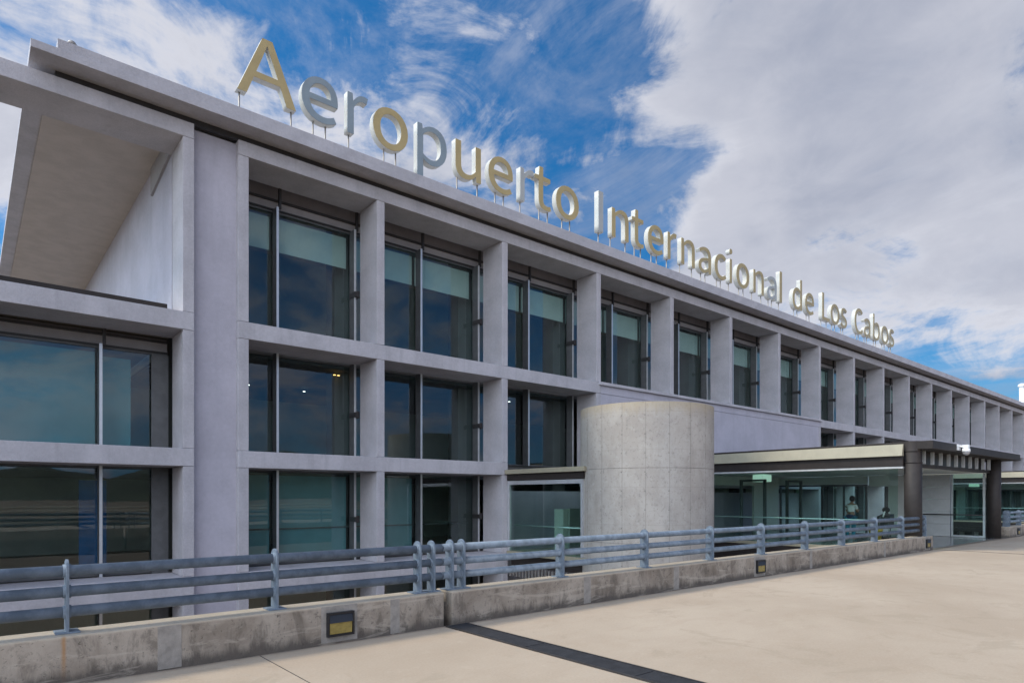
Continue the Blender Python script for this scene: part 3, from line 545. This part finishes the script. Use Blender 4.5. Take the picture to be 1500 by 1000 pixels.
def glyph_mesh(ch, wide, extrude, offset):
    cu = bpy.data.curves.new('outline', 'CURVE'); cu.dimensions = '2D'; cu.fill_mode = 'BOTH'; cu.resolution_u = 6
    cu.extrude = extrude; cu.offset = offset if ch in 'oecCsIL' else 0
    if ch == 'l': spl = [[[0, 0, 0, 0, 0, 0], [.13, 0, .13, 0, .13, 0], [.13, 1.06, .13, 1.06, .13, 1.06], [0, 1.06, 0, 1.06, 0, 1.06]]]
    else: spl = GLYPH[ch]
    xs = [p[2] for s_ in spl for p in s_]; x0, x1 = min(xs), max(xs)
    k = wide/((x1-x0)*CAP + .03)*CAP
    for s_ in spl:
        sp = cu.splines.new('BEZIER'); sp.bezier_points.add(len(s_)-1); sp.use_cyclic_u = True
        for bp, p in zip(sp.bezier_points, s_):
            bp.handle_left_type = bp.handle_right_type = 'FREE'
            bp.handle_left = ((p[0]-x0)*k+.015, p[1]*CAP, 0); bp.co = ((p[2]-x0)*k+.015, p[3]*CAP, 0); bp.handle_right = ((p[4]-x0)*k+.015, p[5]*CAP, 0)
    ob = bpy.data.objects.new('outline', cu); C.objects.link(ob); bpy.context.view_layer.update()
    me = bpy.data.meshes.new_from_object(ob.evaluated_get(bpy.context.evaluated_depsgraph_get()))
    bpy.data.objects.remove(ob); bpy.data.curves.remove(cu)
    me.transform(Matrix.Rotation(R(90), 4, 'X'))
    zs = [(v_.co.x, v_.co.z) for v_ in me.vertices]
    me.materials.clear()
    return me, zs
GREY = {1: 'bluish grey', 2: 'bluish grey', 4: 'bluish grey', 7: 'pale grey', 10: 'pale grey', 21: 'pale grey'}
idx = 0
for word, cnt in WORDS:
    for j in range(cnt):
        ch, x0, wide = SIGN[idx]
        shade = GREY.get(idx, 'gold')
        kind_ = 'capital' if ch.isupper() else 'small'
        t = thing('sign_letter', (x0, 0, 10.46), '%s faced %s letter %s, %s letter of the roof sign word %s' % (shade, kind_, ch, ORD[j], word), 'sign letter', 'standing letters of the roof sign')
        me, zs = glyph_mesh(ch, wide, .10, .012)
        link('letter_body', me, M['letter_side'], t, (x0, .105, BASE))
        me2, _ = glyph_mesh(ch, wide, .006, .008)
        link('letter_face', me2, {'g': M['gold_face'], 'b': M['grey_face'], 'p': M['pale_face']}[shade[0]], t, (x0, -.0035, BASE))
        # rods stand under the lowest points of the glyph
        lo = min(z for x, z in zs)
        cand = sorted(x for x, z in zs if z < lo+.12)
        xs_ = [cand[0]+.05, cand[-1]-.05] if cand[-1]-cand[0] > .35 else [(cand[0]+cand[-1])/2]
        if ch in 'eocdabCs' : xs_ = [wide*.36, wide*.70]
        if ch in 'A': xs_ = [.10, wide-.10]
        if ch == 'L': xs_ = [.12, wide-.15]
        for rx in xs_:
            zt = BASE+lo+.03
            MB().tube((x0+rx, .13, 10.46), (x0+rx, .13, zt), .022, 8).build('rod', M['rod'], t)
            BOX('foot', M['rod'], t, x0+rx-.07, x0+rx+.07, .06, .20, 10.461, 10.475)
        idx += 1

# ------------------------------------------------------------------ round concrete drum
DC = (15.1, -4.2); DR = 1.9
d = thing('concrete_drum', (DC[0], DC[1], -6.4), 'large round drum of board marked concrete standing before the terminal', 'concrete drum')
for z0, z1 in ((-6.4, -3.65), (-3.63, -1.66), (-1.64, .344), (.352, 2.356), (2.364, 4.10)):
    MB().lathe((DC[0], DC[1], 0), [(DR, z0), (DR, z1)], 96).build('drum_section', M['drum'], d).data.set_sharp_from_angle(angle=R(40))
MB().lathe((DC[0], DC[1], 0), [(DR-.03, -6.3), (DR-.03, 4.05)], 64).build('core', M['inner_dark'], d)

# ------------------------------------------------------------------ glazed box between the terminal and the drum
v = thing('glass_vestibule', (15.5, -1.7, -6.4), 'small glazed box with flat roof between the terminal and the concrete drum', 'vestibule')
MB().box(13.22, 18.6, -3.5, -.01, 2.32, 2.46).build('roof', M['beige_metal'], v, .01)
BOX('fascia', M['brown_metal'], v, 13.32, 18.5, -3.4, -.01, 2.12, 2.318)
wf = MB().box(13.33, 13.43, -3.35, -.02, 1.98, 2.10).box(13.33, 13.43, -3.35, -3.27, -.13, 1.98).box(13.33, 13.43, -.10, -.02, -.13, 1.98).build('wall_frame', M['silver'], v)
BOX('glass_pane', M['glass_clear'], wf, 13.375, 13.387, -3.27, -.10, -.13, 1.98)
MB().tube((13.55, -3.3, .68), (13.55, -.1, .68), .022, 8).build('handrail', M['silver'], v)
BOX('floor_slab', M['beige_metal'], v, 13.30, 18.5, -3.5, -.01, -.26, -.14, .01)
BOX('underfloor', M['brown_metal'], v, 13.5, 18.4, -3.4, -.01, -.62, -.27)
lv = MB()
for k in range(22): lv.box(13.36, 13.40, -3.3+k*.15, -3.24+k*.15, -.95, -.63)
lv.build('louvre', M['rod'], v)
BOX('fill_panel', M['glow_box'], v, 14.2, 15.0, -2.4, -2.2, 2.09, 2.117)  # glowing panel added to brighten the otherwise black vestibule
MB().box(14.3, 14.5, -1.6, -1.2, -.13, 1.2).box(15.4, 15.9, -.8, -.6, -.13, 1.2).box(17.2, 17.3, -2.9, -.3, -.13, 2.1).build('inner_screen', M['inner_wall'], v)

# ------------------------------------------------------------------ covered walkways from the road to the terminal
def walkway(x0, x1, label, full=True):
    w = thing('covered_walkway', ((x0+x1)/2, -4.6, -.6), label, 'walkway', 'glazed covered walkways between road and terminal')
    y0 = -9.05
    fl = MB().box(x0, x1, -9.38, -.02, -.50, -.010).build('floor', M['tile'], w)
    BOX('floor_edge', M['beige_metal'], w, x0-.05, x0-.002, -8.95, -.02, -.08, .02); BOX('floor_beam', M['brown_metal'], w, x0-.03, x0-.002, -8.95, -.02, -.75, -.085)
    # roof: dark slab with a beige sloping flashing along the left side
    BOX('roof', M['dark_metal'] if 0 else M['brown_metal'], w, x0+.05, x1+1.3, -9.62, -.03, 3.0, 3.24, .012)
    MB().prism([(x0-.12, 2.82), (x0-.02, 3.17), (x0+.04, 3.17), (x0+.04, 2.82)], 'y', -8.86, -.03).build('flashing', M['beige_metal'], w)
    BOX('edge_beam', M['brown_metal'], w, x0-.04, x0+.16, -8.86, -.03, 2.50, 2.815)
    BOX('trim', M['trim'], w, x0-.055, x0+.17, -8.86, -.03, 2.445, 2.498)
    BOX('ceiling', M['white_panel'], w, x0+.18, x1-.02, -8.9, -.03, 2.52, 2.56)
    # columns, louvres at the open front
    for cx, r_ in ((x0+.22, .235), (x1+.05, .235)):
        c_ = MB().tube((cx, y0, -.6), (cx, y0, 3.25), r_, 32).build('column', M['brown_metal'], w)
        cb = MB()
        for z in (2.94, 2.60): cb.tube((cx, y0, z), (cx, y0, z+.022), r_+.012, 32)
        cb.build('collar', M['brown_metal'], c_)
    BOX('front_beam', M['brown_metal'], w, x0+.3, x1, -8.98, -8.88, 2.5, 2.60)
    for k in range(10):
        xx = x0+1.05 + k*(x1-x0-1.3)/9.6
        BOX('louvre_fin', M['stone_panel'], w, xx-.03, xx+.03, -9.12, -9.03, 2.602, 2.998)
    BOX('louvre_back', M['black_plastic'], w, x0+.4, x1-.1, -8.8, -8.77, 2.562, 2.998)
    # left glass wall
    gw = MB().box(x0+.02, x0+.08, -8.75, -.06, -.005, .01).box(x0+.02, x0+.08, -.12, -.06, .01, 2.44).build('glass_wall', M['silver'], w)
    ys = [-8.70, -6.55, -4.4, -2.25, -.12]
    for a, b in zip(ys, ys[1:]): BOX('glass_pane', M['glass_clear'], gw, x0+.04, x0+.052, a+.004, b-.004, .01, 2.44)
    MB().tube((x0+.22, -8.6, .86), (x0+.22, -.2, .86), .022, 8).build('handrail', M['silver'], w)
    # right wall: glass by the road, grooved stone panels, then door openings
    rg = MB().box(x1-.03, x1+.03, -8.80, -8.72, 0, 2.5).box(x1-.03, x1+.03, -7.72, -7.66, 0, 2.5).box(x1-.03, x1+.03, -8.72, -7.72, .0, .07).build('side_window', M['silver'], w)
    BOX('glass_pane', M['glass_clear'], rg, x1-.006, x1+.006, -8.72, -7.72, .07, 2.5)
    MB().tube((x1-.12, -8.75, .88), (x1-.12, -6.7, .88), .02, 8).build('handrail', M['dark_metal'], w)
    for k in range(5): BOX('stone_panel', M['stone_panel'], w, x1-.02, x1+.12, -7.62, -6.35, k*.5, k*.5+.49)
    BOX('stone_pier', M['white_panel'], w, x1-.02, x1+.12, -5.95, -5.35, 0, 2.51)
    BOX('bulkhead', M['white_panel'], w, x1-.10, x1+.12, -6.3, -4.6, 2.05, 2.51)
    dd = MB()
    for a, b in ((-4.5, -4.42), (-3.55, -3.47), (-2.6, -2.52), (-1.6, -1.52), (-.6, -.5)): dd.box(x1-.03, x1+.03, a, b, 0, 2.05)
    dd.box(x1-.03, x1+.03, -4.5, -.5, 2.06, 2.14); dr = dd.build('door_frame', M['frame_grey'], w)
    for a, b in ((-4.42, -3.55), (-3.47, -2.6), (-2.52, -1.6), (-1.52, -.6)): BOX('door_glass', M['glass'], dr, x1-.006, x1+.006, a, b, .02, 2.05)
    BOX('door_header', M['white_panel'], w, x1-.02, x1+.10, -4.5, -.05, 2.15, 2.51)
    # wall towards the terminal with a doorway
    bw = MB().box(x0+.1, x0+2.2, -.5, -.4, 0, 2.5).box(x1-2.4, x1-.1, -.5, -.4, 0, 2.5).box(x0+2.2, x1-2.4, -.5, -.4, 2.1, 2.5).build('end_wall', M['white_panel'], w)
    BOX('glow_box', M['glow_box'], w, x0+3.6, x0+4.3, -2.45, -2.0, 2.22, 2.50)  # pale unlit box; its faint glow is put into the material
    MB().box(x0+2.4, x0+2.5, -3.2, -3.1, 0, 2.2).box(x0+2.4, x0+2.5, -2.2, -2.1, 0, 2.2).box(x0+4.6, x0+4.7, -3.0, -2.9, 0, 2.2).box(x0+5.8, x0+5.9, -3.0, -2.9, 0, 2.2).box(x0+4.6, x0+5.9, -3.0, -2.9, 2.2, 2.28).box(x0+2.4, x0+2.5, -3.2, -2.1, 2.2, 2.28).build('gate_frame', M['frame_grey'], w)
    return w
walkway(21.4, 30.2, 'glazed covered walkway with brown round columns and beige edge, nearest the viewer')
walkway(51.0, 60.0, 'far glazed covered walkway at the right edge of the photo')
BOX('round_column_dummy', M['brown_metal'], None, 0, 1, 0, 1, 0, 1) if 0 else None

# ------------------------------------------------------------------ security camera under the walkway roof corner
sc_ = thing('security_camera', (23.75, -9.64, 3.15), 'white dome security camera on the walkway roof edge', 'camera')
MB().box(23.62, 23.88, -9.66, -9.622, 3.05, 3.23).build('mount_plate', M['white_paint'], sc_, .006)
MB().path([(23.75, -9.66, 3.17), (23.75, -9.84, 3.17)], .035, 12).box(23.67, 23.83, -9.92, -9.76, 3.12, 3.21).build('arm', M['white_paint'], sc_)
MB().lathe((23.75, -9.84, 0), [(.05, 3.12), (.10, 3.10), (.11, 3.04), (.11, 2.99)], 24).build('hood', M['white_paint'], sc_)
MB().lathe((23.75, -9.84, 0), [(.098, 2.993), (.095, 2.95), (.07, 2.905), (.025, 2.885)], 24).build('dome', M['spandrel'], sc_)

# ------------------------------------------------------------------ the cleaner and her things inside the walkway
def skin_body(name, pts, edges, rad, m, parent, loc, root=0):
    me = bpy.data.meshes.new(name); me.from_pydata([Vector(p) for p in pts], edges, [])
    ob = bpy.data.objects.new('tmp', me); C.objects.link(ob)
    ob.modifiers.new('s', 'SKIN'); sub = ob.modifiers.new('u', 'SUBSURF'); sub.levels = 2
    for i, r_ in enumerate(rad):
        r_ = r_ if isinstance(r_, tuple) else (r_, r_); me.skin_vertices[0].data[i].radius = r_
    me.skin_vertices[0].data[root].use_root = True
    bpy.context.view_layer.update()
    m2 = bpy.data.meshes.new_from_object(ob.evaluated_get(bpy.context.evaluated_depsgraph_get()))
    bpy.data.objects.remove(ob); m2.polygons.foreach_set('use_smooth', [True]*len(m2.polygons)); m2.materials.clear(); m2.name = name
    return link(name, m2, m, parent, loc)
PX, PY = 25.0, -5.9
pe = thing('person', (PX, PY, 0), 'dark haired woman in white shirt and blue trousers bending forward inside the walkway', 'person')
P_ = [(0,0,.86),(0.02,0,1.02),(.05,0,1.18),(.08,0,1.28),(.10,0,1.35),(.14,0,1.44),
      (.07,-.15,1.27),(.13,-.19,1.04),(.34,-.12,1.08),(.43,-.10,1.11), (.07,.15,1.27),(.13,.19,1.04),(.34,.12,1.08),(.43,.10,1.11),
      (0,-.09,.80),(.03,-.10,.45),(-.02,-.10,.08),(.10,-.11,.035), (0,.09,.80),(-.04,.10,.45),(-.10,.10,.08),(.02,.11,.035)]
E_ = [(0,1),(1,2),(2,3),(3,4),(4,5),(3,6),(6,7),(7,8),(8,9),(3,10),(10,11),(11,12),(12,13),(0,14),(14,15),(15,16),(16,17),(0,18),(18,19),(19,20),(20,21)]
Rd = [(.13,.15),(.11,.13),(.12,.14),(.10,.12),.05,.055,.055,.042,.032,.026,.055,.042,.032,.026,.09,.065,.042,.035,.09,.065,.042,.035]
skin_body('body', P_, E_, Rd, M['skin'], pe, (PX, PY, 0))
hd = MB().ball((PX+.16, PY, 1.50), .098, (1, .82, 1.15), 20); hd.ball((PX+.262, PY, 1.485), .016, (1, .8, 1.3), 8)
for s_ in (-1, 1): hd.ball((PX+.15, PY+s_*.082, 1.49), .022, (.8, .4, 1.2), 8)
hd.build('head', M['skin'], pe)
MB().ball((PX+.135, PY, 1.525), .108, (1, .9, 1.08), 18).ball((PX+.02, PY, 1.53), .05, (1, 1, 1), 12).build('hair', M['hair'], pe)
skin_body('shirt', [(0,0,.98),(.03,0,1.10),(.05,0,1.2),(.08,0,1.29),(.07,-.15,1.28),(.11,-.18,1.12),(.07,.15,1.28),(.11,.18,1.12)], [(0,1),(1,2),(2,3),(3,4),(4,5),(3,6),(6,7)], [(.13,.155),(.13,.15),(.135,.155),(.105,.13),.066,.06,.066,.06], M['person_shirt'], pe, (PX, PY, 0))
skin_body('apron', [(0,0,.98),(0,0,.86),(0,0,.74)], [(0,1),(1,2)], [(.145,.165),(.155,.175),(.16,.18)], M['navy'], pe, (PX, PY, 0))
skin_body('trousers', [(0,0,.86),(0,-.09,.78),(.03,-.10,.45),(-.02,-.10,.12),(0,.09,.78),(-.04,.10,.45),(-.10,.10,.12)], [(0,1),(1,2),(2,3),(0,4),(4,5),(5,6)], [(.14,.16),.105,.08,.065,.105,.08,.065], M['teal'], pe, (PX, PY, 0))
for s_, fx in ((-1, .43), (1, .43)):
    hm = MB()
    for k in range(4): hm.tube((PX+fx, PY+s_*(.10-.02+k*.014), 1.11), (PX+fx+.07-.006*abs(k-1.5), PY+s_*(.10-.02+k*.014), 1.095), .008, 6, .006)
    hm.tube((PX+fx-.02, PY+s_*.065, 1.11), (PX+fx+.03, PY+s_*.045, 1.10), .009, 6, .007); hm.build('hand', M['skin'], pe)
tr = thing('cleaning_trolley', (24.35, -7.35, 0), 'dark cleaning trolley with arched white handle inside the walkway by the brown column', 'trolley')
tx, ty = 24.35, -7.35
MB().box(tx-.42, tx+.38, ty-.25, ty+.25, .14, .20).box(tx-.40, tx+.05, ty-.22, ty+.22, .55, .60).build('frame', M['black_plastic'], tr, .01)
MB().prism([(tx-.36, .60), (tx+.10, .60), (tx+.16, 1.0), (tx-.30, .93)], 'y', ty-.2, ty+.2).build('bag', M['black_plastic'], tr, .03)
MB().path([(tx-.38, ty, .2), (tx-.38, ty, .6)], .018).path([(tx+.34, ty, .2), (tx+.34, ty, .9)], .018).build('upright', M['frame_grey'], tr)
MB().path([(tx-.30, ty, .90), (tx-.2, ty, 1.06), (tx-.02, ty, 1.13), (tx+.18, ty, 1.10), (tx+.31, ty, .98), (tx+.34, ty, .80)], .024, 10).build('handle', M['white_paint'], tr)
MB().ball((tx-.05, ty, 1.14), .15, (1, .8, .7), 12).ball((tx+.1, ty+.05, 1.2), .08, (1, .8, .7), 10).build('cloths', M['hair'], tr)
for sx in (-.36, .32):
    for sy in (-.2, .2): MB().tube((tx+sx, ty+sy-.02, .07), (tx+sx, ty+sy+.02, .07), .07, 16).build('wheel', M['black_plastic'], tr)
bk = thing('mop_bucket', (23.4, -7.35, 0), 'yellow mop bucket on the walkway floor behind the railing', 'bucket')
bx, by = 23.4, -7.35
bm_ = MB().lathe((bx, by, 0), [(.15, .10), (.21, .46), (.225, .46), (.225, .48), (.195, .48), (.14, .12)], 20); bm_.build('bucket', M['yellow'], bk)
MB().box(bx-.14, bx+.14, by-.18, by-.02, .44, .60).build('wringer', M['yellow'], bk, .01)
for sx in (-.12, .12):
    for sy in (-.12, .12): MB().tube((bx+sx, by+sy-.012, .05), (bx+sx, by+sy+.012, .05), .045, 12).build('castor', M['black_plastic'], bk)
MB().path([(bx, by-.1, .6), (bx+.12, by-.1, .95)], .014).build('lever', M['frame_grey'], bk)
